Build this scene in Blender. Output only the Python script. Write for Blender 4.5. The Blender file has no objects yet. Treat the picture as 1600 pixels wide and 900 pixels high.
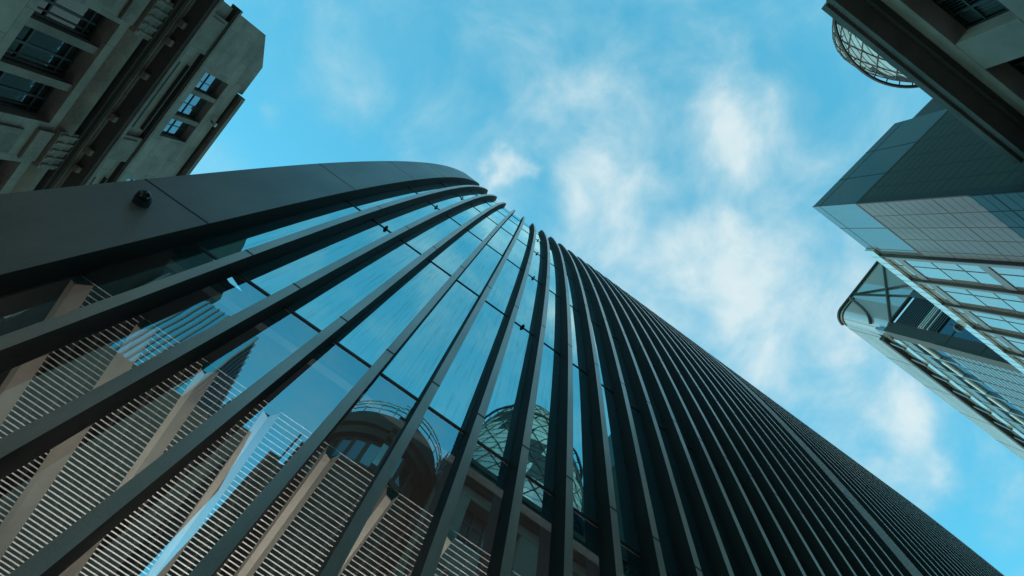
import bpy, bmesh, math, random
from mathutils import Vector, Matrix, noise
random.seed(7)
sc = bpy.context.scene
C = sc.collection
EYE = 1.6
# world: x = across the street (away from the ribbed tower), y = along the street, z = up.
# building coordinates used below: (a along street, n across street, Z above eye)
BS = 1.0      # metres per drawing unit of the building being drawn
def V(a, n, Z): return Vector((n*BS, a*BS, Z*BS + EYE))

# ------------------------------------------------------------------ materials
def nmat(name):
    m = bpy.data.materials.new(name); m.use_nodes = True
    nt = m.node_tree; b = nt.nodes['Principled BSDF']
    return m, nt, b
def N(nt, t, **kw):
    n = nt.nodes.new(t)
    for k, v in kw.items(): setattr(n, k, v)
    return n
def coloured(name, col, rough=.6, var=.25, scale=1.5, metal=0., fine=12., bump=.0, spec=.5, streak=None):
    m, nt, b = nmat(name)
    geo = N(nt, 'ShaderNodeNewGeometry')
    mp = N(nt, 'ShaderNodeMapping'); nt.links.new(geo.outputs['Position'], mp.inputs['Vector'])
    if streak: mp.inputs['Scale'].default_value = streak
    n1 = N(nt, 'ShaderNodeTexNoise'); n1.inputs['Scale'].default_value = scale; n1.inputs['Detail'].default_value = 6
    n2 = N(nt, 'ShaderNodeTexNoise'); n2.inputs['Scale'].default_value = fine; n2.inputs['Detail'].default_value = 3
    nt.links.new(mp.outputs[0], n1.inputs['Vector']); nt.links.new(geo.outputs['Position'], n2.inputs['Vector'])
    mx = N(nt, 'ShaderNodeMath', operation='MULTIPLY_ADD')
    nt.links.new(n2.outputs['Fac'], mx.inputs[0]); mx.inputs[1].default_value = .45; nt.links.new(n1.outputs['Fac'], mx.inputs[2])
    cr = N(nt, 'ShaderNodeValToRGB')
    cr.color_ramp.elements[0].position = .45; cr.color_ramp.elements[1].position = 1.0
    cr.color_ramp.elements[0].color = tuple(c * (1 - var) for c in col) + (1,)
    cr.color_ramp.elements[1].color = tuple(c * (1 + var) for c in col) + (1,)
    nt.links.new(mx.outputs[0], cr.inputs[0]); nt.links.new(cr.outputs[0], b.inputs['Base Color'])
    b.inputs['Roughness'].default_value = rough; b.inputs['Metallic'].default_value = metal
    b.inputs['Specular IOR Level'].default_value = spec
    if bump:
        bp = N(nt, 'ShaderNodeBump'); bp.inputs['Strength'].default_value = bump; bp.inputs['Distance'].default_value = .02
        nt.links.new(n2.outputs['Fac'], bp.inputs['Height']); nt.links.new(bp.outputs[0], b.inputs['Normal'])
    return m
def ashlar(name, col, axis='x', bw=1.6, bh=.8, joint=.35, rough=.85, var=.2):
    """stone with coursed joints; axis = horizontal world axis of the wall"""
    m, nt, b = nmat(name)
    geo = N(nt, 'ShaderNodeNewGeometry'); sp = N(nt, 'ShaderNodeSeparateXYZ'); cb = N(nt, 'ShaderNodeCombineXYZ')
    nt.links.new(geo.outputs['Position'], sp.inputs[0])
    nt.links.new(sp.outputs[0 if axis == 'x' else 1], cb.inputs[0]); nt.links.new(sp.outputs[2], cb.inputs[1])
    br = N(nt, 'ShaderNodeTexBrick'); nt.links.new(cb.outputs[0], br.inputs['Vector'])
    br.inputs['Scale'].default_value = 1; br.inputs['Brick Width'].default_value = bw; br.inputs['Row Height'].default_value = bh
    br.inputs['Mortar Size'].default_value = .012; br.inputs['Mortar Smooth'].default_value = .1
    br.inputs['Color1'].default_value = (.85, .85, .85, 1); br.inputs['Color2'].default_value = (1.1, 1.1, 1.1, 1)
    br.inputs['Mortar'].default_value = (joint, joint, joint, 1)
    n1 = N(nt, 'ShaderNodeTexNoise'); n1.inputs['Scale'].default_value = .6; n1.inputs['Detail'].default_value = 8; n1.inputs['Roughness'].default_value = .65
    nt.links.new(geo.outputs['Position'], n1.inputs['Vector'])
    cr = N(nt, 'ShaderNodeValToRGB')
    cr.color_ramp.elements[0].position = .3; cr.color_ramp.elements[1].position = .7
    cr.color_ramp.elements[0].color = tuple(c * (1 - var) for c in col) + (1,); cr.color_ramp.elements[1].color = tuple(c * (1 + var) for c in col) + (1,)
    nt.links.new(n1.outputs['Fac'], cr.inputs[0])
    mx = N(nt, 'ShaderNodeMix', data_type='RGBA', blend_type='MULTIPLY'); mx.inputs['Factor'].default_value = 1
    nt.links.new(cr.outputs[0], mx.inputs[6]); nt.links.new(br.outputs['Color'], mx.inputs[7])
    nt.links.new(mx.outputs[2], b.inputs['Base Color']); b.inputs['Roughness'].default_value = rough
    return m
def mirror_glass(name, refl, tint, dark, rough=.02, transp=0., streaks=False, wave=.0, wscale=.4, fres=.8, cell=None, tilt=.01):
    m, nt, b = nmat(name); nt.nodes.remove(b)
    out = nt.nodes['Material Output']
    gl = N(nt, 'ShaderNodeBsdfGlossy'); gl.inputs['Color'].default_value = tint + (1,); gl.inputs['Roughness'].default_value = rough
    df = N(nt, 'ShaderNodeBsdfDiffuse'); df.inputs['Color'].default_value = dark + (1,)
    back = df
    if transp:
        tr = N(nt, 'ShaderNodeBsdfTransparent'); tr.inputs['Color'].default_value = (.9, .95, .95, 1)
        mt = N(nt, 'ShaderNodeMixShader'); mt.inputs[0].default_value = transp
        nt.links.new(df.outputs[0], mt.inputs[1]); nt.links.new(tr.outputs[0], mt.inputs[2]); back = mt
    mx = N(nt, 'ShaderNodeMixShader')
    fr = N(nt, 'ShaderNodeFresnel'); fr.inputs['IOR'].default_value = 1.5
    ad = N(nt, 'ShaderNodeMath', operation='MULTIPLY_ADD'); ad.use_clamp = True
    nt.links.new(fr.outputs[0], ad.inputs[0]); ad.inputs[1].default_value = fres; ad.inputs[2].default_value = refl
    geo = N(nt, 'ShaderNodeNewGeometry')
    if streaks:
        mp = N(nt, 'ShaderNodeMapping'); mp.inputs['Scale'].default_value = (.35, 5, .18); nt.links.new(geo.outputs['Position'], mp.inputs[0])
        ns = N(nt, 'ShaderNodeTexNoise'); ns.inputs['Scale'].default_value = 2.2; ns.inputs['Detail'].default_value = 8; ns.inputs['Roughness'].default_value = .7
        nt.links.new(mp.outputs[0], ns.inputs['Vector'])
        mr = N(nt, 'ShaderNodeMapRange'); mr.inputs[1].default_value = .25; mr.inputs[2].default_value = .5; mr.inputs[3].default_value = .72; mr.inputs[4].default_value = 1
        nt.links.new(ns.outputs['Fac'], mr.inputs[0])
        ml = N(nt, 'ShaderNodeMath', operation='MULTIPLY'); nt.links.new(ad.outputs[0], ml.inputs[0]); nt.links.new(mr.outputs[0], ml.inputs[1])
        ad = ml
    nrm = None
    if cell:
        sb = N(nt, 'ShaderNodeVectorMath', operation='SUBTRACT'); nt.links.new(geo.outputs['Position'], sb.inputs[0]); sb.inputs[1].default_value = cell[0]
        dv = N(nt, 'ShaderNodeVectorMath', operation='DIVIDE'); nt.links.new(sb.outputs[0], dv.inputs[0]); dv.inputs[1].default_value = cell[1]
        fl_ = N(nt, 'ShaderNodeVectorMath', operation='FLOOR'); nt.links.new(dv.outputs[0], fl_.inputs[0])
        wn_ = N(nt, 'ShaderNodeTexWhiteNoise', noise_dimensions='3D'); nt.links.new(fl_.outputs[0], wn_.inputs['Vector'])
        s2 = N(nt, 'ShaderNodeVectorMath', operation='SUBTRACT'); nt.links.new(wn_.outputs['Color'], s2.inputs[0]); s2.inputs[1].default_value = (.5, .5, .5)
        ma = N(nt, 'ShaderNodeVectorMath', operation='MULTIPLY_ADD'); nt.links.new(s2.outputs[0], ma.inputs[0]); ma.inputs[1].default_value = (tilt, tilt, tilt); nt.links.new(geo.outputs['Normal'], ma.inputs[2])
        nm = N(nt, 'ShaderNodeVectorMath', operation='NORMALIZE'); nt.links.new(ma.outputs[0], nm.inputs[0]); nrm = nm
        nt.links.new(nm.outputs[0], gl.inputs['Normal'])
    if wave:
        nz = N(nt, 'ShaderNodeTexNoise'); nz.inputs['Scale'].default_value = wscale; nz.inputs['Detail'].default_value = 2
        nt.links.new(geo.outputs['Position'], nz.inputs['Vector'])
        bp = N(nt, 'ShaderNodeBump'); bp.inputs['Strength'].default_value = wave; bp.inputs['Distance'].default_value = .1
        nt.links.new(nz.outputs['Fac'], bp.inputs['Height']); nt.links.new(bp.outputs[0], gl.inputs['Normal'])
        if nrm: nt.links.new(nrm.outputs[0], bp.inputs['Normal'])
    nt.links.new(ad.outputs[0], mx.inputs[0]); nt.links.new(back.outputs[0], mx.inputs[1]); nt.links.new(gl.outputs[0], mx.inputs[2])
    nt.links.new(mx.outputs[0], out.inputs['Surface'])
    return m
M = {}
M['fin'] = coloured('fin_side_shaded', (.024, .021, .0195), .62, .35, .9, fine=30, spec=.15, streak=(1, 1, .35))  # fin sides: shade of the narrow channels is darkened into the colour
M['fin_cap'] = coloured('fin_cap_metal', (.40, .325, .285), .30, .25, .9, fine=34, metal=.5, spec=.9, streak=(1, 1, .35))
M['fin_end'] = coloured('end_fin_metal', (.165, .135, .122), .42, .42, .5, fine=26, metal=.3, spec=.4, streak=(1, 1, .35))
M['seal'] = coloured('joint_seal', (.008, .009, .009), .8, .1)
M['glass'] = mirror_glass('tower_glass', .52, (.62, .98, 1.0), (.004, .012, .016), .012, streaks=True, wave=.03, wscale=.5, cell=((-500., -.9, 16.61), (1000., 1.5, 10.44)), tilt=.022)
M['glass_low'] = mirror_glass('lobby_glass', .34, (.55, .9, .98), (.004, .008, .01), .01, transp=.97, wave=.025, cell=((-500., -.9, 16.61), (1000., 1.5, 10.44)), tilt=.016)
M['edge'] = coloured('ceiling_edge_blue', (.035, .06, .07), .6)
M['mull'] = coloured('mullion_black', (.012, .014, .015), .5, .1)
M['body'] = coloured('tower_body', (.06, .07, .07), .7)
M['blade'] = coloured('blade_white', (.82, .80, .76), .5, .08)
M['beam'] = coloured('beam_plaster', (.19, .175, .15), .8, .14, 1.2, bump=.3)
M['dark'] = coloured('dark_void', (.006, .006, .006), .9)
M['stoneL'] = ashlar('portland_stone', (.17, .132, .116), 'x', 2.4, .95, .38, var=.35)
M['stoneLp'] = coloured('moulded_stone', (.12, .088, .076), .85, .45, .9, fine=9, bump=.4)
M['soffit'] = coloured('shaded_stone', (.034, .026, .022), .9, .35, .8, bump=.4)  # moulded stone darkened in colour for the shade under the cornices
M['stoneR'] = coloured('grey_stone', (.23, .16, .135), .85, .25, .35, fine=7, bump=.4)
M['stoneRd'] = coloured('shade_dark_stone', (.040, .028, .024), .9, .3, .35, fine=7, bump=.4)  # dark copy of the grey stone; missing shadow is put into its colour
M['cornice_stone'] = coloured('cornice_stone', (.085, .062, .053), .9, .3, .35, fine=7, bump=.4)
M['frame'] = coloured('window_frame', (.02, .022, .023), .5)
M['pane'] = mirror_glass('old_window_glass', .12, (.8, .95, 1.), (.006, .008, .008), .03, wave=.05, wscale=1.5)
M['pane_blue'] = mirror_glass('attic_window_glass', .28, (.75, .93, 1.), (.01, .015, .02), .03, wave=.04, wscale=1.5)
M['steel'] = coloured('dark_steel', (.015, .02, .022), .45)
M['white_metal'] = coloured('pale_metal', (.3, .3, .3), .35, .1)
M['t1band'] = mirror_glass('top_band_glass', .05, (.75, .9, .9), (.05, .052, .05), .06, wave=.02, fres=.3)
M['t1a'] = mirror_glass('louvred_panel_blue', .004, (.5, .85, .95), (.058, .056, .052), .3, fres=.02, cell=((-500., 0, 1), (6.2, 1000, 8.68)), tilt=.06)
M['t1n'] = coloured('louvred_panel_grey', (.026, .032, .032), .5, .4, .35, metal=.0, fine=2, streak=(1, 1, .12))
M['t1glass'] = mirror_glass('curtain_wall_glass', .42, (1., .90, .82), (.09, .085, .08), .03, wave=.08, wscale=.25, cell=((-500., 55.44, 5.8), (1000., 3.36, 5.04)), tilt=.05)
M['t1grey'] = coloured('fin_grey', (.05, .055, .055), .45, .12)
M['t1strip'] = mirror_glass('parapet_glass', .3, (.9, 1, 1), (.22, .23, .22), .12, wave=.2, wscale=.8)
M['ribbed'] = coloured('ribbed_metal', (.05, .06, .06), .5)
M['t2pale'] = coloured('pale_cladding', (.165, .16, .15), .35, .22, .12, metal=.3, fine=1.2, spec=.5, bump=.2, streak=(1, .4, 1.6))
M['t2panel'] = mirror_glass('panel_grey', .2, (.7, .85, .85), (.08, .08, .075), .12, fres=.5)
M['t2dark'] = mirror_glass('dark_glazing', .10, (.5, .8, .95), (.01, .014, .018), .05)
M['crown'] = mirror_glass('crown_glass', .04, (.85, .97, .95), (.17, .135, .12), .15, transp=.08, wave=.03, fres=.3)
M['g_lite'] = mirror_glass('dome_glass_light', .16, (.95, .98, .93), (.13, .16, .16), .28, cell=((0, 0, 1.6), (6., 6., 9.2)), tilt=.25, fres=.4)
M['g_dark'] = mirror_glass('dome_glass_dark', .02, (.7, .9, 1.), (.010, .012, .012), .3, fres=.2)
M['blue_tower'] = mirror_glass('blue_facade', .25, (.3, .75, .95), (.02, .06, .08), .05)
M['asphalt'] = coloured('asphalt', (.05, .05, .052), .9, .2, 2, fine=60, bump=.4)
M['paving'] = coloured('paving_stone', (.38, .36, .33), .85, .2, .8, fine=20, bump=.2)
M['lens'] = coloured('camera_dome', (.008, .01, .01), .06, .0)
M['attic_stone'] = M['stoneL']

# ------------------------------------------------------------------ mesh builder
class MB:
    def __init__(s): s.v = []; s.f = []; s.mi = []
    def quad(s, a, b, c, d, m=0):
        i = len(s.v); s.v += [a, b, c, d]; s.f.append((i, i+1, i+2, i+3)); s.mi.append(m)
    def poly(s, pts, m=0):
        i = len(s.v); s.v += list(pts); s.f.append(tuple(range(i, i+len(pts)))); s.mi.append(m)
    def hexa(s, p, m=0):   # p: 8 points, bottom 4 ccw then top 4
        i = len(s.v); s.v += list(p)
        for q in ((0,3,2,1),(4,5,6,7),(0,1,5,4),(1,2,6,5),(2,3,7,6),(3,0,4,7)): s.f.append(tuple(i+k for k in q)); s.mi.append(m)
    def box(s, a0, a1, n0, n1, z0, z1, m=0, T=V):
        s.hexa([T(a0,n0,z0),T(a1,n0,z0),T(a1,n1,z0),T(a0,n1,z0),T(a0,n0,z1),T(a1,n0,z1),T(a1,n1,z1),T(a0,n1,z1)], m)
    def tube(s, pts, r, k=8, m=0, closed=False):
        r = r*BS
        base = len(s.v); L = len(pts)
        for i, p in enumerate(pts):
            if closed: t = pts[(i+1) % L] - pts[i-1]
            else: t = pts[min(i+1, L-1)] - pts[max(i-1, 0)]
            t = t.normalized(); u = t.cross(Vector((0,0,1)))
            if u.length < 1e-3: u = t.cross(Vector((1,0,0)))
            u.normalize(); w = t.cross(u)
            for j in range(k):
                q = 2*math.pi*j/k; s.v.append(p + r*(math.cos(q)*u + math.sin(q)*w))
        for i in range(L if closed else L-1):
            for j in range(k):
                a = base+i*k+j; b = base+i*k+(j+1) % k; c = base+((i+1) % L)*k+(j+1) % k; d = base+((i+1) % L)*k+j
                s.f.append((a, b, c, d)); s.mi.append(m)
        if not closed:
            s.f.append(tuple(base+j for j in range(k))); s.mi.append(m); s.f.append(tuple(base+(L-1)*k+j for j in range(k))); s.mi.append(m)
    def bar(s, p, q, w, h, m=0):   # rectangular bar between two points
        w *= BS; h *= BS
        t = (q-p).normalized(); u = t.cross(Vector((0,0,1)))
        if u.length < 1e-3: u = Vector((1,0,0))
        u.normalize(); x = t.cross(u); u = u*w/2; x = x*h/2
        s.hexa([p-u-x, p+u-x, p+u+x, p-u+x, q-u-x, q+u-x, q+u+x, q-u+x], m)
    def build(s, name, mats, parent=None, smooth=False, bevel=0):
        me = bpy.data.meshes.new(name)
        me.from_pydata([tuple(v) for v in s.v], [], s.f)
        if not isinstance(mats, (list, tuple)): mats = [mats]
        for m in mats: me.materials.append(m)
        me.polygons.foreach_set('material_index', s.mi)
        bm = bmesh.new(); bm.from_mesh(me); bmesh.ops.recalc_face_normals(bm, faces=bm.faces)
        bm.to_mesh(me); bm.free()
        if smooth: me.polygons.foreach_set('use_smooth', [True]*len(me.polygons))
        o = bpy.data.objects.new(name, me); C.objects.link(o)
        if parent: o.parent = parent; o.matrix_parent_inverse = parent.matrix_world.inverted()
        if bevel:
            md = o.modifiers.new('bevel', 'BEVEL'); md.width = bevel; md.segments = 2; md.limit_method = 'ANGLE'
        return o
def thing(name, label, cat, loc, group=None):
    o = bpy.data.objects.new(name, None); o.location = loc; C.objects.link(o); o['label'] = label; o['category'] = cat
    o.matrix_world = Matrix.Translation(loc)
    o.empty_display_size = 1
    if group: o['group'] = group
    return o
def tag(o, label, cat, group=None):
    o['label'] = label; o['category'] = cat
    if group: o['group'] = group
    return o
def struct(name, mb, m):
    o = mb.build(name, m); o['kind'] = 'structure'; return o

# ------------------------------------------------------------------ the ribbed office tower
ZS = [-1.6, 3., 7.59, 15.17, 25.61, 36.05, 46.49, 56.92, 67.36, 76.3, 79.0, 81.0, 82.0]
NS = [-8.06, -6.98, -5.985, -4.43, -2.461, -.80, .577, 1.662, 2.43, 2.859, 2.55, 1.6, .2]
def prof(Z):
    # Catmull-Rom through the profile points
    for i in range(len(ZS)-1):
        if Z <= ZS[i+1]: break
    x0, x1 = ZS[i], ZS[i+1]
    m = lambda j: (NS[j+1]-NS[j-1])/(ZS[j+1]-ZS[j-1]) if 0 < j < len(ZS)-1 else ((NS[1]-NS[0])/(ZS[1]-ZS[0]) if j == 0 else (NS[-1]-NS[-2])/(ZS[-1]-ZS[-2]))
    h = x1-x0; t = (Z-x0)/h
    return (2*t**3-3*t**2+1)*NS[i] + (t**3-2*t**2+t)*h*m(i) + (-2*t**3+3*t**2)*NS[i+1] + (t**3-t**2)*h*m(i+1)
def pt(s, Z, off=0):     # off: depth along the inward normal
    d = (prof(Z+.05)-prof(Z-.05))/.1; L = math.sqrt(1+d*d)
    k = .35   # the fins stand nearly level, a little square to the skin
    return V(s, prof(Z) - off, Z)
ROWS = [4.73, 15.17, 25.61, 36.05, 46.49, 56.92, 67.36, 76.0]
GD = .57
def lev(z0, z1, step):
    n = max(1, int(round((z1-z0)/step))); return [z0+(z1-z0)*i/n for i in range(n+1)]
LV = lev(-1.6, 60, 1.3) + lev(60, 76, .8)[1:] + lev(76, 82, .4)[1:]
tower = thing('office_tower', 'tall dark office tower leaning outwards, with curved vertical ribs over blue mirror glass', 'building', V(10.8, -12, -1.6))
def fin_mb(s0, s1, depth):
    mb = MB(); prev = None
    dd = -0.02
    for Z in LV:
        g = GD-.045     # dark gasket line where the fin meets the glass
        ring = [pt(s0, Z), pt(s1, Z), pt(s1, Z, g), pt(s1, Z, depth), pt(s0, Z, depth), pt(s0, Z, g)]
        i = len(mb.v); mb.v += ring
        if prev is not None:
            for j in range(6):
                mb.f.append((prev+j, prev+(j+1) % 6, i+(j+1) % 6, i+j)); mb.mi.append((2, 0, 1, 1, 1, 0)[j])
        prev = i
    mb.f.append(tuple(range(prev, prev+6))); mb.mi.append(0)
    e = .004
    for Z in ROWS:      # dark joint gaskets
        h = .03
        p = []
        for zz in (Z-h, Z+h):
            p += [pt(s0-e, zz, -e), pt(s1+e, zz, -e), pt(s1+e, zz, depth-.02), pt(s0-e, zz, depth-.02)]
        mb.hexa(p, 1)
    return mb
fins = [-.708-4.5+1.5*i for i in range(22)] + [31.4+1.5*i for i in range(22)]
FW = .235
fin_objs = []
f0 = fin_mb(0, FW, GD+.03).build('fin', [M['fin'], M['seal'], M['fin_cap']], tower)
for i, s in enumerate(fins):
    o = f0 if i == 0 else f0.copy()
    if i: C.objects.link(o); o.parent = tower
    o.matrix_world = Matrix.Translation((0, s, 0))
ENDS = [(-8.30, -6.36), (28.0, 29.92), (64.4, 66.4)]
for a0, a1 in ENDS:
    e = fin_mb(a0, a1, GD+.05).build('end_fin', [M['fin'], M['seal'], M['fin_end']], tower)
    e['label'] = 'broad flat end rib'
# glass skin: one strip per bay
edges = [(-6.36, fins[0])] + [(fins[i]+FW, fins[i+1]) for i in range(21)] + [(fins[21]+FW, 28.0), (29.92, fins[22])] + [(fins[i]+FW, fins[i+1]) for i in range(22, 43)] + [(fins[43]+FW, 64.4)]
for (a, b) in edges:
    mb = MB(); LL = [z for z in LV]
    lo = [z for z in LL if z < 15.0] + [15.02]; hi = [15.02] + [z for z in LL if z > 15.1]
    zz = lo + hi[1:]
    mb.v = [p for Z in zz for p in (pt(a, Z, GD), pt(b, Z, GD))]
    for k in range(len(zz)-1):
        mb.f.append((2*k, 2*k+1, 2*k+3, 2*k+2)); mb.mi.append(1 if zz[k] < 15 else 0)
    mb.build('glass_strip', [M['glass'], M['glass_low']], tower, smooth=True)
# transoms on every storey line
for (a, b) in ((-6.36, 28.0), (29.92, 64.4)):
    for Z in ROWS:
        zz = Z-.16; h = .045; mb = MB()
        mb.hexa([pt(a, zz-h, GD-.03), pt(b, zz-h, GD-.03), pt(b, zz-h, GD+.03), pt(a, zz-h, GD+.03), pt(a, zz+h, GD-.03), pt(b, zz+h, GD-.03), pt(b, zz+h, GD+.03), pt(a, zz+h, GD+.03)])
        mb.build('transom', M['mull'], tower)
# restraint studs
for s in (-4.3, 3.15):
    for Z in ROWS[2:6]:
        mb = MB(); c = pt(s, Z-.16, GD-.05)
        mb.tube([c, c+Vector((.05, 0, 0))], .08, 10); mb.tube([c+Vector((.05, 0, 0)), c+Vector((.11, 0, 0))], .04, 8)
        mb.build('restraint_stud', M['seal'], tower)
# pale ceiling edge seen just below the first storey line
mb = MB()
mb.box(-6.3, 27.9, prof(14.9)-GD-.62, prof(14.9)-GD-.42, 14.35, 14.85)
mb.build('ceiling_edge', M['edge'], tower)
# body
mb = MB()
BK = -34.
def cap(s, m=0):
    for k in range(len(LV)-1):
        mb.quad(pt(s, LV[k], GD+.1), pt(s, LV[k+1], GD+.1), V(s, BK, LV[k+1]), V(s, BK, LV[k]), m)
for k in range(len(LV)-1):
    if LV[k] < 15.9: mb.quad(pt(-8.25, LV[k], GD+.1), pt(-8.25, LV[k+1], GD+.1), V(-8.25, -17, LV[k+1]), V(-8.25, -17, LV[k]))
    else: mb.quad(pt(-8.25, LV[k], GD+.1), pt(-8.25, LV[k+1], GD+.1), V(24, -17, LV[k+1]), V(24, -17, LV[k]))
mb.quad(V(24, -17, -1.6), V(24, BK, -1.6), V(24, BK, 82), V(24, -17, 82)); mb.quad(V(-8.25, -17, -1.6), V(24, -17, -1.6), V(24, -17, 17), V(-8.25, -17, 17)); mb.poly([V(-8.25, -17, 16.5), V(24, -17, 16.5), pt(-8.25, 16.5, GD+.1)])
cap(66.3)
mb.quad(V(24, BK, -1.6), V(66.3, BK, -1.6), V(66.3, BK, 82), V(24, BK, 82))
mb.build('side_wall', M['body'], tower)
mb = MB(); mb.poly([pt(-8.25, 82, GD), pt(66.3, 82, GD), V(66.3, BK, 82), V(24, BK, 82), V(24, -17, 82)]); mb.build('roof', M['body'], tower)
# lobby: slab, back wall, louvre ceiling and beams
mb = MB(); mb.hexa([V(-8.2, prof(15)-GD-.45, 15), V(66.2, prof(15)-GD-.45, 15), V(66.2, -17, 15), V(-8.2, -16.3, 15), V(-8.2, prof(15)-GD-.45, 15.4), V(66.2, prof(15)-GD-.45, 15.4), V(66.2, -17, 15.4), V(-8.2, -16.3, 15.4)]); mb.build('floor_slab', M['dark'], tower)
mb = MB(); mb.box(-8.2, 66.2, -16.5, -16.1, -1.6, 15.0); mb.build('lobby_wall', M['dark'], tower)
mb = MB(); nn = prof(11.62)-GD-.05
k = 0
while nn - k*.128 > -14.5:
    n_ = nn-k*.128; mb.box(-6.4, 64.4, n_-.006, n_, 11.62, 11.652); k += 1
for j in range(0, 240):  # dark carrier rails above the blades
    a = -6.4+.3*j; mb.box(a, a+.06, -14.5, nn-.01, 11.694, 11.75, 1)
lo = mb.build('louvre_ceiling', [M['blade'], M['dark']], tower)
for j in range(46):
    a = -6.30+1.5*j; mb = MB()
    w0, w1 = .075, .13
    n0 = -14.5; n1 = nn-.02
    if a+w1*2 > 63: break
    mb.poly([V(a, n1, 11.3), V(a+2*w0, n1, 11.22), V(a+2*w1, n1, 11.62), V(a-.07, n1, 11.62)])
    P0 = [(a, 11.3), (a+2*w0, 11.22), (a+2*w1, 11.62), (a-.07, 11.62)]
    for q in range(4):
        (x0, y0), (x1, y1) = P0[q], P0[(q+1) % 4]
        mb.quad(V(x0, n0, y0), V(x1, n0, y1), V(x1, n1, y1), V(x0, n1, y0))
    mb.build('ceiling_beam', M['beam'], tower)

# security camera dome on the broad end rib
cam_t = thing('security_camera', 'small black dome security camera on the broad end rib of the ribbed tower', 'security camera', pt(-7.46, 14.05))
c0 = pt(-7.46, 14.05)
bm = bmesh.new(); bmesh.ops.create_uvsphere(bm, u_segments=24, v_segments=16, radius=.165)
me = bpy.data.meshes.new('dome'); bm.to_mesh(me); bm.free(); me.polygons.foreach_set('use_smooth', [True]*len(me.polygons)); me.materials.append(M['lens'])
o = bpy.data.objects.new('dome', me); C.objects.link(o); o.parent = cam_t; o.matrix_world = Matrix.Translation(c0+Vector((.20, 0, -.06)))
mb = MB(); mb.tube([c0+Vector((-.02, 0, 0)), c0+Vector((.17, 0, -.035))], .19, 24); mb.build('mount', M['steel'], cam_t)

# lobby uplights: the photograph shows the lobby ceiling brightly lit behind the glass
for j in range(9):
    a = -2.6+4.4*j
    ld = bpy.data.lights.new('lobby_light', 'AREA'); ld.shape = 'RECTANGLE'; ld.size = 4.2; ld.size_y = .35
    ld.energy = 290; ld.color = (1., .92, .84); ld.spread = math.radians(125)
    lo_ = bpy.data.objects.new('lobby_light', ld); C.objects.link(lo_); lo_.parent = tower
    p = V(a, prof(6.5)-GD-.35, 6.0); tgt = V(a, -9.5, 11.6)
    lo_.rotation_euler = Vector(p-tgt).to_track_quat('Z', 'X').to_euler()
    lo_.location = p
    lo_.matrix_world = Matrix.Translation(p) @ Vector(p-tgt).to_track_quat('Z', 'Y').to_matrix().to_4x4()
# ------------------------------------------------------------------ left stone building
D = 18.
def L(u, d, Z):      # u along the facade (towards +n), d outward from the wall face
    return V(-D + d + .049*u, u - .049*d, Z)
LB = thing('stone_building', 'dark grey stone building with deep windows, long cornice and attic, top left of the picture', 'building', L(-10, -5, -1.6))
def lbox(mb, u0, u1, d0, d1, z0, z1, m=0):
    mb.hexa([L(u0,d0,z0),L(u1,d0,z0),L(u1,d1,z0),L(u0,d1,z0),L(u0,d0,z1),L(u1,d0,z1),L(u1,d1,z1),L(u0,d1,z1)], m)
U0, U1 = -46., .9
PER = 7.3
# windows bays (lower): u from -2.6-k*PER down to -7.8-k*PER
lowbays = [(-7.8-k*PER, -2.6-k*PER) for k in range(5)]
atbays = [(-7.0-k*PER, -2.7-k*PER) for k in range(5)]
def wall_with_bays(mb, bays, z0, z1, zs, zh, dback=-1.6, d1=0.):
    lbox(mb, U0, U1, dback, d1, z0, zs); lbox(mb, U0, U1, dback, d1, zh, z1)
    us = [U1] + [x for b in bays for x in (b[1], b[0])] + [U0]
    for k in range(0, len(us), 2): lbox(mb, us[k+1], us[k], dback, d1, zs, zh)
mb = MB(); wall_with_bays(mb, lowbays, 12.2, 25.75, 21.6, 25.3); mb.build('wall', M['stoneL'], LB)
mb = MB(); wall_with_bays(mb, lowbays, -1.6, 12.2, 8, 11.6); mb.build('wall', M['stoneL'], LB)
mb = MB(); lbox(mb, U0, U1-.003, -14, -1.6, -1.6, 36.3); mb.build('core', M['soffit'], LB)
for zs, zh in ((21.6, 25.3), (8, 11.6)):
  for (b0, b1) in lowbays:
    mb = MB(); w = b1-b0
    for q in (.29, .665):
        lbox(mb, b1-q*w-.17, b1-q*w+.17, -.55, -.12, zs, zh)
    wi = mb.build('window', M['stoneLp'], LB)
    mb = MB(); lbox(mb, b0, b1, -.75, -.70, zs, zh); mb.build('pane', M['pane'], wi)
    mb = MB()
    cuts = [0, .255, .325, .63, .70, 1]
    for (q0, q1) in ((0, .24), (.34, .615), (.715, 1)):
        x1 = b1-q0*w; x0 = b1-q1*w
        for t in (0, .5, 1): 
            xx = x0+(x1-x0)*t; lbox(mb, xx-.05, xx+.05, -.7, -.63, zs, zh)
        for zz in (zs+.05, zs+1.25, zh-.55, zh-.06): lbox(mb, x0, x1, -.7, -.635, zz-.045, zz+.045)
        lbox(mb, x0+.2, x0+.27, -.7, -.64, zs, zh)
    lbox(mb, b1-.325*w, b1-.255*w, -.7, -.55, zs, zh); lbox(mb, b1-.70*w, b1-.63*w, -.7, -.55, zs, zh)
    mb.build('frame', M['frame'], wi)
# recessed panels beside each pier
for k in range(6):
    c = -8.9-(k-1)*PER
    mb = MB()
    lbox(mb, c-.62, c+.62, -.001, .10, 20.2, 24.3)
    lbox(mb, c-.78, c+.78, .0, .16, 24.9, 25.7)
    pc = mb.build('pier_panel', M['stoneLp'], LB, bevel=.03)
    mb = MB()
    lbox(mb, c-1.0, c+1.0, .0, .3, 25.8, 26.86)
    for j in range(5): lbox(mb, c-.86+.4*j, c-.72+.4*j, .3, .36, 25.85, 26.8)
    mb.build('capital', M['stoneLp'], LB, bevel=.03)
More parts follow.
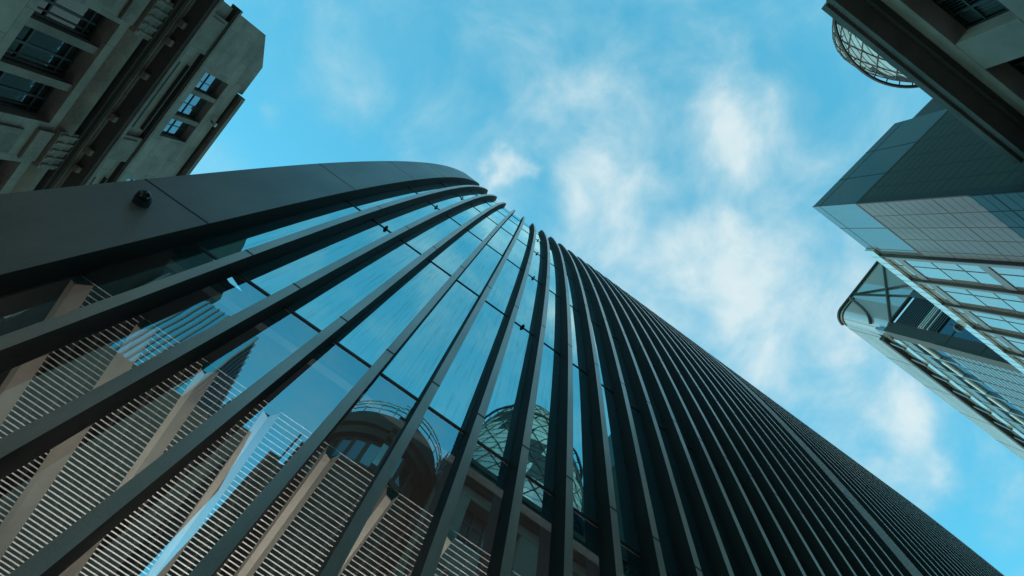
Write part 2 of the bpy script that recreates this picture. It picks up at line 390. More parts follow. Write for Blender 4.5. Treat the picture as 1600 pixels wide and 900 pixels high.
# roll moulding
mb = MB(); K = 14
prof_r = [(.0+.34*math.sin(math.pi*q/K)*1.0, 25.78+1.0*q/K) for q in range(K+1)]
for q in range(K):
    (d0, z0), (d1, z1) = prof_r[q], prof_r[q+1]
    mb.quad(L(U0, d0, z0), L(U1, d0, z0), L(U1, d1, z1), L(U0, d1, z1))
mb.build('roll_moulding', M['stoneLp'], LB, smooth=True)
# cornices
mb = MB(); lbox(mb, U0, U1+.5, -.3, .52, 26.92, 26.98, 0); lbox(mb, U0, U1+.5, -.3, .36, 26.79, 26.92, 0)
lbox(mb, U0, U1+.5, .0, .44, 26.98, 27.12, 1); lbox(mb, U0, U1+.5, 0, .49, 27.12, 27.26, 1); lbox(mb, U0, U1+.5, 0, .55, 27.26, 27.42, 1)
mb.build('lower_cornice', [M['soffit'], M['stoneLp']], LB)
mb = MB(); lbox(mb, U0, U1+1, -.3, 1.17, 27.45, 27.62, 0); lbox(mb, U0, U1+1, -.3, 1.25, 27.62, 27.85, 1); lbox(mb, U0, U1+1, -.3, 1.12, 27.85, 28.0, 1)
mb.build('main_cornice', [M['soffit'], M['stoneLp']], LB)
for k in range(5):
    for du in (-1.1, -2.1, -4.0, -6.45):
        u = du - k*PER; mb = MB(); lbox(mb, u-.17, u+.17, .55, .86, 27.2, 27.452); mb.build('bracket', M['stoneLp'], LB, bevel=.05)
# upper wall (band with inset panels, string course, attic)
mb = MB(); lbox(mb, U0, U1, -1.6, 0, 25.75, 30.95)
mb.build('frieze_wall', M['stoneL'], LB)
for k in range(5):
    b1 = -2.7-k*PER; b0 = b1-4.3
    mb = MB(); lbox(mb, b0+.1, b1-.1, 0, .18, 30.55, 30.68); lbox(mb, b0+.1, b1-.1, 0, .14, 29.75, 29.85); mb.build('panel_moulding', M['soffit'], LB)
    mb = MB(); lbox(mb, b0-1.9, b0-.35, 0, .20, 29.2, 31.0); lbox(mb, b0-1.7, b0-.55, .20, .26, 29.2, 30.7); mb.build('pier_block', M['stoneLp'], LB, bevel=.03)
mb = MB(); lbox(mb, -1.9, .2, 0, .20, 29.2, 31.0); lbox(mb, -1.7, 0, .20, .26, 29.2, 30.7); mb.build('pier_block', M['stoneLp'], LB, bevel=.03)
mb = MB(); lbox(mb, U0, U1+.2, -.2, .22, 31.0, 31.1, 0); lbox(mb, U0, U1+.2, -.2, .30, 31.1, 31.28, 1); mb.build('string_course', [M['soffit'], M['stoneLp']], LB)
mb = MB(); wall_with_bays(mb, atbays, 31.28, 34.95, 32.35, 34.9)
# parapet with chamfered gable corner
lbox(mb, U0, -2.9, -1.6, 0, 34.95, 36.3)
P = [(-2.9, 34.95), (.9, 34.95), (.9, 34.95), (-.77, 36.9), (-2.9, 36.9)]
P = [(-2.9, 34.95), (.9, 34.95), (-.77, 36.9), (-2.9, 36.9)]
P = [(-2.9, 34.95)] + [(.9, 34.95)] + [(-.77, 36.9)] + [(-2.9, 36.9)]
i = len(mb.v)
fr = [L(u, 0, z) for u, z in P]; bk = [L(u, -1.6, z) for u, z in P]
mb.poly(fr); mb.poly(bk)
for q in range(4): mb.quad(fr[q], fr[(q+1) % 4], bk[(q+1) % 4], bk[q])
mb.build('attic_wall', M['stoneL'], LB)
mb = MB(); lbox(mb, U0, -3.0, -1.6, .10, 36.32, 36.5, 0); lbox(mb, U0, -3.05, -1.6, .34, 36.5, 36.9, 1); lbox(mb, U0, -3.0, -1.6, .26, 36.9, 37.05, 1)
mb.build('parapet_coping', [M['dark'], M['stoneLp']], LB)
for (b0, b1) in atbays:
    w = b1-b0; mb = MB()
    for q in (.30, .70): lbox(mb, b1-q*w-.14, b1-q*w+.14, -.398, -.02, 32.35, 34.9)
    wi = mb.build('window', M['stoneLp'], LB)
    mb = MB(); lbox(mb, b0, b1, -.45, -.4, 32.35, 34.9); mb.build('pane', M['pane_blue'], wi)
    mb = MB(); lbox(mb, b0, b1, -.4, -.36, 32.35, 32.43); lbox(mb, b0, b1, -.4, -.36, 33.45, 33.5)
    for q in (.15, .5, .85): lbox(mb, b1-q*w-.015, b1-q*w+.015, -.4, -.355, 32.35, 34.9)
    mb.build('frame', M['frame'], wi)
sl = thing('floodlight', 'small pale lamp bracketed near the parapet of the left stone building', 'light', L(-5.2, .1, 35.8))
mb = MB(); mb.tube([L(-5.2, 0, 35.8), L(-5.2, .3, 35.7)], .05, 8); mb.build('bracket', M['steel'], sl)
mb = MB(); lbox(mb, -5.32, -5.08, .28, .45, 35.55, 35.75); mb.build('lamp_head', M['white_metal'], sl, bevel=.02)

# ------------------------------------------------------------------ right stone building with rounded corner (mostly beyond the frame top)
SR = thing('stone_building', 'dark stone building with heavy overhanging cornice and barred windows, top right corner of the picture', 'building', V(30, 44, -1.6))
A0, A1 = 12.2, 38.4
mb = MB()
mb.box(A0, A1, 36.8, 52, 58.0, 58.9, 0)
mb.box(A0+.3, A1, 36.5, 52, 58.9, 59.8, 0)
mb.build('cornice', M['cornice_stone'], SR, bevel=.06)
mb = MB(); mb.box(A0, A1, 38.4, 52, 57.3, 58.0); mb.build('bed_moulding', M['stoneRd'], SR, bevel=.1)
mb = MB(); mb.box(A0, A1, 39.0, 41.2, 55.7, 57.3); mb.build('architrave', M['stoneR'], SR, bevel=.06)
bays = []
x = 27.7
k = 0
for j in range(-1, 1): bays.append((27.7+11.4*j, 35.3+11.4*j))
bays = [(max(16.3, b0), b1) if j == 0 else (b0, b1) for j, (b0, b1) in enumerate(bays)]
for (zs, zh) in ((48.9, 55.7), (37.5, 45.0), (26, 33.5), (14.5, 22)):
    us = [A0]+[x for b in bays for x in b]+[A1]
    for q in range(0, len(us), 2):
        mb = MB(); mb.box(us[q], us[q+1], 39.0, 42.5, zs, zh); mb.build('pier', M['stoneR'], SR, bevel=.08)
    mb = MB(); mb.box(A0, A1, 39.0, 42.5, zh-11.3 if zs > 15 else -1.6, zs-.02); mb.build('spandrel', M['stoneR'], SR, bevel=.08)
    for (b0, b1) in bays:
        mb = MB(); w = b1-b0
        for q in range(5): mb.box(b0+q*w/4-.11, b0+q*w/4+.11, 40.75, 41.0, zs, zh)
        for q in range(4): mb.box(b0, b1, 40.78, 40.97, zs+q*(zh-zs)/3.0-.1, zs+q*(zh-zs)/3.0+.1)
        for q in range(24): mb.box(b0+(q+.5)*w/24-.03, b0+(q+.5)*w/24+.03, 40.85, 40.9, zs+2.3, zh)
        wi = mb.build('window', M['frame'], SR)
        mb = MB(); mb.box(b0, b1, 41.1, 41.2, zs, zh); mb.build('pane', M['pane'], wi)
        for q in range(4):
            if (q + int(b0)) % 3:
                mb = MB(); mb.box(b0+q*w/4+.3, b0+(q+1)*w/4-.3, 41.0, 41.08, zs+(zh-zs)*.38, zh-.4); mb.build('blind', M['t1grey'], wi)
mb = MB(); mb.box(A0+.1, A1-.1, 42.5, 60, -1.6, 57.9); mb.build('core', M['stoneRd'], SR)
# rounded corner drum
cx, cn = 4.0, 46.3
def ringpts(r, Z, a0=90, a1=290, k=40):
    return [V(cx + r*math.cos(math.radians(a0+(a1-a0)*i/k)), cn + r*math.sin(math.radians(a0+(a1-a0)*i/k)), Z) for i in range(k+1)]
def drum(profile, mat, name, parent):
    mb = MB(); K = 56
    for (r0, z0), (r1, z1) in zip(profile[:-1], profile[1:]):
        for i in range(K):
            t0, t1 = 2*math.pi*i/K, 2*math.pi*(i+1)/K
            f = lambda r, t, z: V(cx+r*math.cos(t), cn+r*math.sin(t), z)
            mb.quad(f(r0, t0, z0), f(r0, t1, z0), f(r1, t1, z1), f(r1, t0, z1))
    return mb.build(name, mat, parent)
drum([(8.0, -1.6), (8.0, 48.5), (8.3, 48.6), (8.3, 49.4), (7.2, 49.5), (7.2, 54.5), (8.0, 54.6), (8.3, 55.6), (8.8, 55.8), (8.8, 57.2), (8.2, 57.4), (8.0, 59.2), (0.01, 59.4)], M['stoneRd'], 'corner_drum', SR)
for i in range(12):
    t = math.radians(180+15*i); mb = MB()
    c = lambda r, z, dt=0: V(cx+r*math.cos(t+dt), cn+r*math.sin(t+dt), z)
    mb.hexa([c(7.15, 49.9, -.09), c(7.26, 49.9, -.09), c(7.26, 49.9, .09), c(7.15, 49.9, .09), c(7.15, 54, -.09), c(7.26, 54, -.09), c(7.26, 54, .09), c(7.15, 54, .09)])
    mb.build('drum_window', M['pane'], SR)
mb = MB()
for z in (60.0, 60.9, 61.6):
    mb.tube([V(cx+8.1*math.cos(2*math.pi*i/48), cn+8.1*math.sin(2*math.pi*i/48), z) for i in range(48)], .1, 6, closed=True)
for i in range(24):
    t = 2*math.pi*i/24; mb.tube([V(cx+8.1*math.cos(t), cn+8.1*math.sin(t), 59), V(cx+8.1*math.cos(t), cn+8.1*math.sin(t), 61.6)], .08, 6)
mb.build('railing', M['white_metal'], SR)

# low block and blue tower beyond the top edge: seen only mirrored in the ribbed tower
tb = thing('stone_building', 'lower dark stepped building seen only mirrored in the ribbed tower glass, lower left', 'building', V(-10, 40, -1.6))
for bb in ((-30, -8.9, 38, 50, -1.6, 43.5), (-6.2, -3.9, 38, 50, -1.6, 43), (-5.0, -3.2, 38.2, 50, 43, 47.2)):
    mb = MB(); mb.box(*bb); mb.build('wall', M['stoneRd'], tb)
db = thing('stone_building', 'tall dark ledged block seen only mirrored in the leftmost panes of the ribbed tower', 'building', V(-100, 100, -1.6))
mb = MB(); mb.box(-160, -62, 84, 125, -1.6, 150); mb.build('wall', M['stoneRd'], db)
for q in range(9):
    mb = MB(); mb.box(-160.2, -61.8, 83.2, 84.2, 60+10*q, 61.2+10*q); mb.build('ledge', M['cornice_stone'], db)
bt = thing('glass_tower', 'blue striped glass tower seen only as a reflection between the left ribs', 'building', V(-50, 100, -1.6))
mb = MB(); mb.box(-61, -33, 92, 125, -1.6, 112); mb.build('facade', M['blue_tower'], bt)
mb = MB()
for q in range(18): mb.box(-60.5+1.5*q, -60.1+1.5*q, 91.6, 92, 0, 112)
for q in range(12): mb.box(-33, -32.6, 92+2.7*q, 92.5+2.7*q, 80, 112)
mb.build('mullions', M['steel'], bt)

# ------------------------------------------------------------------ glass office block (tower 1)
BS = 1.4
T1 = thing('glass_building', 'angular dark teal glass building with sharp corner and projecting fins, right edge', 'building', V(45, 30, -1.6))
c0 = (28.0, 23.9); c1 = (29.7, 37.3); ZT, ZB = 69.0, 60.5
def fa(t, Z, o=0):   # point on the short face: t metres from the corner, o outwards
    dx, dn = c1[0]-c0[0], c1[1]-c0[1]; Ln = math.hypot(dx, dn); dx /= Ln; dn /= Ln
    return V(c0[0]+dx*t-dn*o, c0[1]+dn*t+dx*o, Z)
LA = math.hypot(c1[0]-c0[0], c1[1]-c0[1])
XF = 37.3
mb = MB()
mb.quad(fa(0, ZB), fa(LA, ZB), fa(LA, ZT), fa(0, ZT)); mb.quad(V(28, 23.9, ZB), V(XF, 23.9, ZB), V(XF, 23.9, ZT), V(28, 23.9, ZT))
mb.build('top_band', M['t1band'], T1)
mb = MB(); mb.quad(fa(0, -1.6), fa(LA, -1.6), fa(LA, ZB-.25), fa(0, ZB-.25)); mb.build('side_cladding', M['t1a'], T1)
mb = MB(); mb.quad(V(28, 23.9, -1.6), V(XF, 23.9, -1.6), V(XF, 23.9, ZB-.25), V(28, 23.9, ZB-.25)); mb.build('front_cladding', M['t1n'], T1)
mb = MB()
mb.quad(fa(LA, -1.6), V(58, 41, -1.6), V(58, 41, ZT), fa(LA, ZT)); mb.quad(V(58, 41, -1.6), V(66, 24, -1.6), V(66, 24, ZT), V(58, 41, ZT))
mb.poly([fa(0, ZT-.05), fa(LA, ZT-.05), V(58, 41, ZT-.05), V(66, 24, ZT-.05)])
mb.build('rear_wall', M['body'], T1)
# reveals and joints
def fbar(mb, t0, t1, z0, z1, o=.06, m=0): mb.hexa([fa(t0, z0, -.05), fa(t1, z0, -.05), fa(t1, z0, o), fa(t0, z0, o), fa(t0, z1, -.05), fa(t1, z1, -.05), fa(t1, z1, o), fa(t0, z1, o)], m)
def nbar(mb, a0, a1, z0, z1, o=.06, m=0): mb.box(a0, a1, 23.9-o, 23.95, z0, z1, m)
mb = MB(); fbar(mb, 0, LA, ZB-.27, ZB+.02, .03); nbar(mb, 28, XF, ZB-.27, ZB+.02, .03)
fbar(mb, .0, .75, -1.6, ZB-.27, .02); nbar(mb, 28.0, 28.12, -1.6, ZB-.27, .03)
mb.build('reveal', M['seal'], T1)
mb = MB()
for t in (4.4, 8.8): fbar(mb, t-.05, t+.05, ZB, ZT, .02)
fbar(mb, 0, LA, ZT-1.6, ZT-1.53, .02)
for a in (32.3, 36.4): nbar(mb, a-.05, a+.05, ZB, ZT, .02)
nbar(mb, 28, XF, ZT-1.6, ZT-1.53, .02)
for a in (27.95,): nbar(mb, a, a+.06, ZB, ZT, .01)
mb.build('band_joint', M['seal'], T1)
mb = MB()
z = ZB-.27; r = 0
for i in range(14):          # strong floor joints, fine ones between
    zz = 56.0-6.2*i
    if zz < 2: break
    fbar(mb, .75, LA, zz-.07, zz+.07, .012); nbar(mb, 28.12, XF, zz-.07, zz+.07, .012)
for i in range(42):
    zz = 59.0-1.03*i
    if zz > 20: fbar(mb, .75, LA, zz-.022, zz+.022, .010); nbar(mb, 28.12, XF, zz-.018, zz+.018, .010)
for t in (2.3, 4.4, 6.6, 8.8, 11.1): fbar(mb, t-.05, t+.05, -1.6, ZB-.27, .014)
for a in (30.2, 32.3, 34.3, 36.4): nbar(mb, a-.045, a+.045, -1.6, ZB-.27, .014)
mb.build('cladding_joint', M['seal'], T1)
mb = MB(); mb.box(XF, 66, 23.9, 24.2, -1.6, 68.3); cw = mb.build('curtain_wall', M['t1glass'], T1)
mb = MB()
for zz in (65.4, 53.9, 42.4, 31): mb.box(XF, 66, 23.82, 23.9, zz-.75, zz+.35)
mb.build('spandrel', M['t1grey'], T1)
mb = MB()
for zz in (60.5, 57, 49.5, 46, 38): mb.box(XF, 66, 23.87, 23.9, zz-.05, zz+.05)
for i in range(12): a = 39.6+2.4*i; mb.box(a-.05, a+.05, 23.865, 23.9, -1.6, 68.3)
mb.build('glazing_bar', M['seal'], T1)
for i in range(6):
    a = 37.3+4.9*i; mb = MB()
    mb.box(a, a+.13, 23.5, 23.9, -1.6, 67.3, 0)
    f_ = mb.build('fin', [M['seal'], M['t1grey']], T1)
    mb = MB(); mb.box(a+.13, a+.95, 23.77, 23.9, -1.6, 67.3); mb.build('fin_backing', M['t1grey'], T1)
mb = MB(); mb.box(XF-.9, 66, 23.55, 23.85, 67.35, ZT); 
mb.build('parapet', M['t1strip'], T1)
mb = MB()
for i in range(24): a = XF+.3+1.2*i; mb.box(a, a+.05, 23.53, 23.55, 67.4, ZT)
mb.build('parapet_joint', M['t1grey'], T1)
fl = thing('floodlight', 'small black floodlight on the pale parapet of the angular glass building', 'light', V(52.0, 23.5, 69.2))
bm = bmesh.new(); bmesh.ops.create_uvsphere(bm, u_segments=14, v_segments=10, radius=.6)
me = bpy.data.meshes.new('lamp_head'); bm.to_mesh(me); bm.free(); me.materials.append(M['lens'])
o = bpy.data.objects.new('lamp_head', me); C.objects.link(o); o.parent = fl; o.matrix_world = Matrix.Translation(V(52., 23.2, 69.3)) @ Matrix.Diagonal((1, 1.6, .8, 1))
mb = MB(); mb.bar(V(52, 23.2, 69.2), V(52.2, 23.8, 68.6), .15, .15); mb.build('bracket', M['steel'], fl)

# ribbed dark block behind it
rb = thing('plant_block', 'dark finely ribbed block rising behind the angular glass building', 'building', V(60, 55, -1.6))
mb = MB(); mb.hexa([V(38.4, 48, -1.6), V(70, 48, -1.6), V(70, 53, -1.6), V(39.06, 53, -1.6), V(38.4, 48, 85.3), V(70, 48, 85.3), V(70, 53, 85.3), V(39.06, 53, 85.3)]); mb.build('wall', M['ribbed'], rb)
mb = MB()
for i in range(18):
    t = i/18; a = 38.4+.66*t; n_ = 48+4.8*t
    mb.box(a-.14, a+.05, n_, n_+.12, 40, 85.2)
mb.build('rib', M['t1grey'], rb)

# ------------------------------------------------------------------ tower 2 with open steel crown
T2 = thing('office_tower', 'pale clad office tower with a glazed open steel crown, partly behind the angular glass building', 'building', V(100, 45, -1.6))
A2, n2, Z2, ZC = 72., 28.2, 128.6, 111.5
mb = MB(); mb.box(A2, 150, n2+.6, 75, -1.6, ZC-1.2); mb.build('core', M['t2dark'], T2)
# crown glass: left screen + rounded corner + roof canopy
R_ = 2.6; cor = [(A2+R_-R_*math.cos(math.radians(90*i/10)), n2+R_-R_*math.sin(math.radians(90*i/10))) for i in range(11)]
path = [(A2, 50.), (A2, 44.), (A2, 38.), (A2, 34.)] + cor
mb = MB()
for (p, q) in zip(path[:-1], path[1:]):
    mb.quad(V(p[0], p[1], ZC), V(q[0], q[1], ZC), V(q[0], q[1], Z2), V(p[0], p[1], Z2))
mb.build('crown_glass', M['crown'], T2)
mb = MB(); mb.tube([V(a, n, Z2) for a, n in path], .45, 8); mb.tube([V(a, n, Z2-1.4) for a, n in path[3:]], .22, 8)
mb.build('crown_rail', M['seal'], T2)
mb = MB(); mb.tube([V(a, n, ZC) for a, n in path[2:]], .4, 8); mb.build('crown_rail', M['seal'], T2)
q = A2-.15
def crown_a(n):
    if n >= n2+R_: return A2-.3
    return A2+R_-math.sqrt(max(0, R_*R_-(n2+R_-n)**2))-.3
for (p, r, w) in (((43.6, 126.5), (29.9, 110.9), .5), ((34.8, 127.9), (39.4, 112.6), .42), ((34.8, 127.9), (36.9, 108.8), .36)):
    mb = MB(); mb.tube([V(q, p[0], p[1]), V(q, r[0], r[1])], w*.55, 8); mb.build('crown_brace', M['seal'], T2)
mb = MB(); pts = []
for i in range(13):
    t = i/12; pts.append(V(crown_a(33.6-4.6*t), 33.6-4.6*t, 128-11*math.sin(t*math.pi/2))) 
mb.tube(pts, .3, 8); mb.build('crown_brace', M['seal'], T2)
# front face
mb = MB(); mb.box(A2+R_, 150, n2-.02, n2+.6, 116.3, Z2); mb.build('pale_band', M['t2pale'], T2)
mb = MB()
for a in (76.4, 87.5, 98.6, 109.7, 121): mb.box(a-.09, a+.09, n2-.06, n2-.02, 116.3, Z2)
mb.build('band_joint', M['t1grey'], T2)
mb = MB(); mb.box(A2+3.2, 150, n2-.9, n2+.6, 114.6, 115.9); mb.build('gutter', M['seal'], T2)
mb = MB(); mb.box(A2+2.5, 150, n2-.22, n2-.02, 109.6, 111.6); mb.build('service_strip', M['t1strip'], T2)
for i in range(14):
    a = 76.5+5.6*i; mb = MB(); mb.bar(V(a, n2-.2, 115.8), V(a+.9, n2-.4, 110.9), .5, .5); mb.build('hanger', M['steel'], T2)
mb = MB(); mb.box(A2+.3, 150, n2, n2+.6, ZC-5.9 if False else 106.6, 114.6); mb.build('soffit_panel', M['t2panel'], T2)
mb = MB(); mb.box(A2+2.6, 150, n2+.3, n2+.6, 98.6, 106.6); mb.build('window_band', M['t2dark'], T2)
for i in range(9):
    a = 73.2+5.65*i
    mb = MB(); mb.tube([V(a+.5, n2+.12, 103.6), V(a+4.9, n2+.12, 103.1)], .42, 12); mb.build('sunshade_tube', M['white_metal'], T2, smooth=False)
    mb = MB(); mb.box(a+5.0, a+5.5, n2-.12, n2+.3, 98.7, 109.5); mb.build('rib', M['t2panel'], T2)
mb = MB(); mb.box(A2+2.4, 150, n2, n2+.6, -1.6, 98.5); mb.build('lower_wall', M['t2panel'], T2)
mb = MB()
for i in range(60):
    zz = 97-1.1*i; mb.box(A2+2.4, 150, n2-.03, n2, zz-.04, zz+.04)
for i in range(18): a = 76+3.6*i; mb.box(a-.08, a+.08, n2-.05, n2, -1.6, 98.5)
mb.build('wall_joint', M['seal'], T2)
# left face below the crown: dark corner post, louvres, dark glazing
mb = MB(); mb.box(A2-.05, A2+2.4, n2-.05, n2+2.2, -1.6, ZC); mb.build('corner_post', M['seal'], T2)
mb = MB(); mb.box(A2-.4, A2+.1, n2+8.2, n2+9.4, 60, ZC); mb.build('post', M['steel'], T2)
mb = MB()
for i in range(20):
    zz = 109.8-.55*i; mb.box(A2-.3, A2+.1, n2+2.2, n2+18, zz-.2, zz+.02, 1 if i in (11, 12, 13, 15) else 0)
mb.build('louvre', [M['steel'], M['white_metal']], T2)
mb = MB()
for i in range(8): n_ = n2+4.2*i; mb.box(A2-.08, A2, n_-.1, n_+.1, -1.6, 98)
for i in range(12): zz = 96-7.5*i; mb.box(A2-.09, A2, n2, 75, zz-.15, zz+.15)
mb.build('glazing_bar', M['seal'], T2)

# ------------------------------------------------------------------ domed tower with diagonal lattice
BS = 1.0
G = thing('domed_tower', 'bulging domed glass tower with diamond lattice, peeking out above the top right stone cornice', 'building', V(48, 104, -1.6))
GA, GN = 48.5, 104.0
gp = [(-1.6, 24.5), (20, 26.3), (45, 27.8), (65, 28.2), (85, 27.9), (105, 26.6), (120, 24.8), (135, 21.9), (147, 18.3), (156, 14.6), (164, 10.2), (170, 6.2), (174, 3.0), (176, .05)]
def gr(z):
    for (z0, r0), (z1, r1) in zip(gp[:-1], gp[1:]):
        if z <= z1: return r0+(r1-r0)*(z-z0)/(z1-z0)
    return .05
gz = lev(-1.6, 101, 4.6) + lev(101, 176, 3.0)[1:]
def gpt(t, z, o=0): r = gr(z)+o; return V(GA+r*math.cos(t), GN+r*math.sin(t), z)
K = 48; mb = MB()
for i in range(len(gz)-1):
    for j in range(K):
        tw0, tw1 = gz[i]*.011, gz[i+1]*.011
        t0 = 2*math.pi*j/K; t1 = 2*math.pi*(j+1)/K
        band = ((j//2 + i//2) % 5) in (0, 1) and gz[i] < 146
        mb.quad(gpt(t0+tw0, gz[i]), gpt(t1+tw0, gz[i]), gpt(t1+tw1, gz[i+1]), gpt(t0+tw1, gz[i+1]), 1 if band else 0)
mb.build('glass_skin', [M['g_lite'], M['g_dark']], G)
mb = MB()
for s in (-1, 1):
    for j in range(24):
        pts = [gpt(2*math.pi*j/24 + s*z*.026 + .01, z, .12) for z in gz if z < 168 and z > 40]
        mb.tube(pts, .15, 4)
mb.build('lattice', M['seal'], G)
mb = MB()
for z in gz:
    if z > 60 and z < 172 : mb.tube([gpt(2*math.pi*i/60, z, .1) for i in range(60)], .07, 4, closed=True)
mb.build('floor_ring', M['seal'], G)
mb = MB(); mb.tube([gpt(2*math.pi*i/72, 147, 1.3) for i in range(72)], .42, 6, closed=True)
for i in range(36): mb.bar(gpt(2*math.pi*i/36, 147, 0), gpt(2*math.pi*i/36, 147, 1.3), .2, .2)
mb.build('ring_gantry', M['seal'], G)

# ------------------------------------------------------------------ ground
mb = MB(); mb.box(-1500, 1500, -1500, 1500, -1.9, -1.76); struct('ground', mb, M['paving'])
mb = MB(); mb.box(-15, 400, 10.5, 18.5, -1.758, -1.752); struct('road', mb, M['asphalt'])
mb = MB(); mb.box(-14.5, 500, -34, 9.5, -1.758, -1.61); struct('pavement', mb, M['paving'])

# ------------------------------------------------------------------ sky, sun
ELEV = 28.; sun_n, sun_a = -.998, -.06           # horizontal direction of the sun in (n, a)
w = bpy.data.worlds.new('World'); sc.world = w; w.use_nodes = True
nt = w.node_tree; bg = nt.nodes['Background']
sky = N(nt, 'ShaderNodeTexSky'); sky.sky_type = 'NISHITA'; sky.sun_disc = False
sky.sun_elevation = math.radians(ELEV); sky.sun_rotation = math.atan2(sun_n, sun_a)
sky.air_density = 1.0; sky.dust_density = .4; sky.ozone_density = 1.2
tc = N(nt, 'ShaderNodeTexCoord')
sp = N(nt, 'ShaderNodeSeparateXYZ'); nt.links.new(tc.outputs['Generated'], sp.inputs[0])
mxz = N(nt, 'ShaderNodeMath', operation='MAXIMUM'); nt.links.new(sp.outputs[2], mxz.inputs[0]); mxz.inputs[1].default_value = .08
dx = N(nt, 'ShaderNodeMath', operation='DIVIDE'); nt.links.new(sp.outputs[0], dx.inputs[0]); nt.links.new(mxz.outputs[0], dx.inputs[1])
dy = N(nt, 'ShaderNodeMath', operation='DIVIDE'); nt.links.new(sp.outputs[1], dy.inputs[0]); nt.links.new(mxz.outputs[0], dy.inputs[1])
cv = N(nt, 'ShaderNodeCombineXYZ'); nt.links.new(dx.outputs[0], cv.inputs[0]); nt.links.new(dy.outputs[0], cv.inputs[1])
ns = N(nt, 'ShaderNodeTexNoise'); ns.inputs['Scale'].default_value = 5.5; ns.inputs['Detail'].default_value = 11; ns.inputs['Roughness'].default_value = .56; ns.inputs['Distortion'].default_value = .35
nt.links.new(cv.outputs[0], ns.inputs['Vector'])
# cloud banks at given places of the sky: (n/Z, a/Z, radius, weight)
CL = [(0.36, 0.197, 0.118, 0.6), (0.343, 0.238, 0.063, 0.2), (0.109, -0.073, 0.036, 0.68), (0.211, -0.087, 0.07, 0.3), (0.105, 0.06, 0.104, 0.55), (0.179, 0.06, 0.097, 0.35), (0.124, 0.198, 0.125, 0.34), (0.167, 0.285, 0.084, 0.5), (0.124, 0.456, 0.139, 0.45), (0.12, 0.373, 0.111, 0.3), (0.133, 0.625, 0.153, 0.3), (0.096, 0.837, 0.139, 0.5), (0.108, 0.926, 0.063, 0.45), (0.132, 0.745, 0.125, 0.35), (-0.117, -0.425, 0.047, 0.45), (0.027, -0.327, 0.07, 0.05), (0.001, -0.256, 0.097, 0.15), (0.119, -0.378, 0.195, 0.18), (0.376, 0.006, 0.237, 0.16), (0.294, 0.478, 0.32, 0.3), (0.259, 0.82, 0.237, 0.22), (0.164, 0.113, 0.459, 0.16), (0.093, 0.336, 0.362, 0.17)]
wn = N(nt, 'ShaderNodeTexNoise'); wn.inputs['Scale'].default_value = 5.; wn.inputs['Detail'].default_value = 5
nt.links.new(cv.outputs[0], wn.inputs['Vector'])
ws = N(nt, 'ShaderNodeVectorMath', operation='SUBTRACT'); nt.links.new(wn.outputs['Color'], ws.inputs[0]); ws.inputs[1].default_value = (.5, .5, .5)
wm = N(nt, 'ShaderNodeVectorMath', operation='MULTIPLY_ADD'); nt.links.new(ws.outputs[0], wm.inputs[0]); wm.inputs[1].default_value = (.3, .3, 0); nt.links.new(cv.outputs[0], wm.inputs[2])
acc = None
for (cn_, ca_, rad, wt) in CL:
    cc = N(nt, 'ShaderNodeCombineXYZ'); cc.inputs[0].default_value = cn_; cc.inputs[1].default_value = ca_
    dd = N(nt, 'ShaderNodeVectorMath', operation='DISTANCE'); nt.links.new(wm.outputs[0], dd.inputs[0]); nt.links.new(cc.outputs[0], dd.inputs[1])
    mr = N(nt, 'ShaderNodeMapRange'); mr.interpolation_type = 'SMOOTHSTEP'
    nt.links.new(dd.outputs['Value'], mr.inputs[0]); mr.inputs[1].default_value = 0; mr.inputs[2].default_value = rad*1.35; mr.inputs[3].default_value = wt*.85; mr.inputs[4].default_value = 0
    if acc is None: acc = mr
    else:
        ad = N(nt, 'ShaderNodeMath', operation='ADD'); nt.links.new(acc.outputs[0], ad.inputs[0]); nt.links.new(mr.outputs[0], ad.inputs[1]); acc = ad
# cloud density: banks broken up by noise, over a thin high veil
am = N(nt, 'ShaderNodeMath', operation='MULTIPLY_ADD'); nt.links.new(ns.outputs['Fac'], am.inputs[0]); am.inputs[1].default_value = 1.75; am.inputs[2].default_value = -.845
ad = N(nt, 'ShaderNodeMath', operation='ADD'); nt.links.new(acc.outputs[0], ad.inputs[0]); nt.links.new(am.outputs[0], ad.inputs[1])
den = N(nt, 'ShaderNodeMapRange'); den.interpolation_type = 'SMOOTHSTEP'; nt.links.new(ad.outputs[0], den.inputs[0])
den.inputs[1].default_value = -.08; den.inputs[2].default_value = 1.2; den.inputs[3].default_value = 0; den.inputs[4].default_value = 1
tint = N(nt, 'ShaderNodeMix', data_type='RGBA', blend_type='MULTIPLY'); tint.inputs['Factor'].default_value = 1
nt.links.new(sky.outputs[0], tint.inputs[6]); tint.inputs[7].default_value = (1.42, 4.2, 3.55, 1)
vr = N(nt, 'ShaderNodeValToRGB'); nt.links.new(den.outputs[0], vr.inputs[0])
vr.color_ramp.elements[0].position = 0; vr.color_ramp.elements[0].color = (.34, .69, .83, 1)
vr.color_ramp.elements[1].position = .8; vr.color_ramp.elements[1].color = (.78, .92, .95, 1)
gain = N(nt, 'ShaderNodeMix', data_type='RGBA', blend_type='MULTIPLY'); gain.inputs['Factor'].default_value = 1
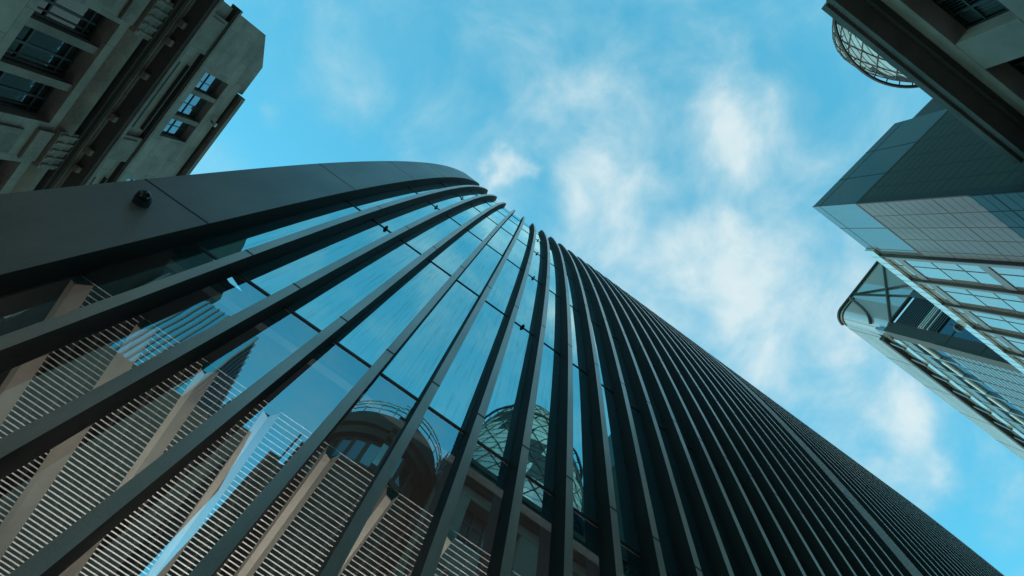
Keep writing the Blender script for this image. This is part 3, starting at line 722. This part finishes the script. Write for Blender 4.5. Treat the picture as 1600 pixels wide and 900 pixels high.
gain.clamp_result = False; nt.links.new(vr.outputs[0], gain.inputs[6]); gain.inputs[7].default_value = (8.6, 8.6, 8.6, 1)
dp = N(nt, 'ShaderNodeMath', operation='POWER'); nt.links.new(den.outputs[0], dp.inputs[0]); dp.inputs[1].default_value = .7
mix = N(nt, 'ShaderNodeMix', data_type='RGBA'); nt.links.new(dp.outputs[0], mix.inputs['Factor'])
nt.links.new(tint.outputs[2], mix.inputs[6]); nt.links.new(gain.outputs[2], mix.inputs[7])
nt.links.new(mix.outputs[2], bg.inputs['Color']); bg.inputs['Strength'].default_value = .11

sd = bpy.data.lights.new('sun', 'SUN'); sd.energy = 4.0; sd.angle = math.radians(.53); sd.color = (1, .95, .87)
so = bpy.data.objects.new('sun', sd); C.objects.link(so)
e = math.radians(ELEV); dirv = Vector((sun_n*math.cos(e), sun_a*math.cos(e), math.sin(e))).normalized()
so.rotation_euler = dirv.to_track_quat('Z', 'Y').to_euler(); so.location = dirv*300

# ------------------------------------------------------------------ camera
F = 898.174; zx, zy, ang = 790.048, 360.035, .633
z_ = Vector((zx-800, zy-450, F)).normalized()
a_ = Vector((math.cos(ang), math.sin(ang), 0)); a_ = (a_ - a_.dot(z_)*z_).normalized()
n_ = a_.cross(z_)
if n_.y > 0: n_ = -n_
right = Vector((n_.x, a_.x, z_.x)); up = -Vector((n_.y, a_.y, z_.y)); back = -Vector((n_.z, a_.z, z_.z))
cd = bpy.data.cameras.new('camera'); cd.sensor_width = 36; cd.lens = 36*F/1600; cd.clip_start = .1; cd.clip_end = 5000
co = bpy.data.objects.new('camera', cd); C.objects.link(co)
Mx = Matrix((right, up, back)).transposed().to_4x4(); Mx.translation = Vector((0, 0, EYE)); co.matrix_world = Mx
sc.camera = co
sc.view_settings.view_transform = 'Standard'; sc.view_settings.look = 'None'; sc.view_settings.gamma = 1; sc.view_settings.exposure = 0
sc.view_settings.use_curve_mapping = False
sc.cycles.max_bounces = 8; sc.cycles.transparent_max_bounces = 12; sc.cycles.glossy_bounces = 5
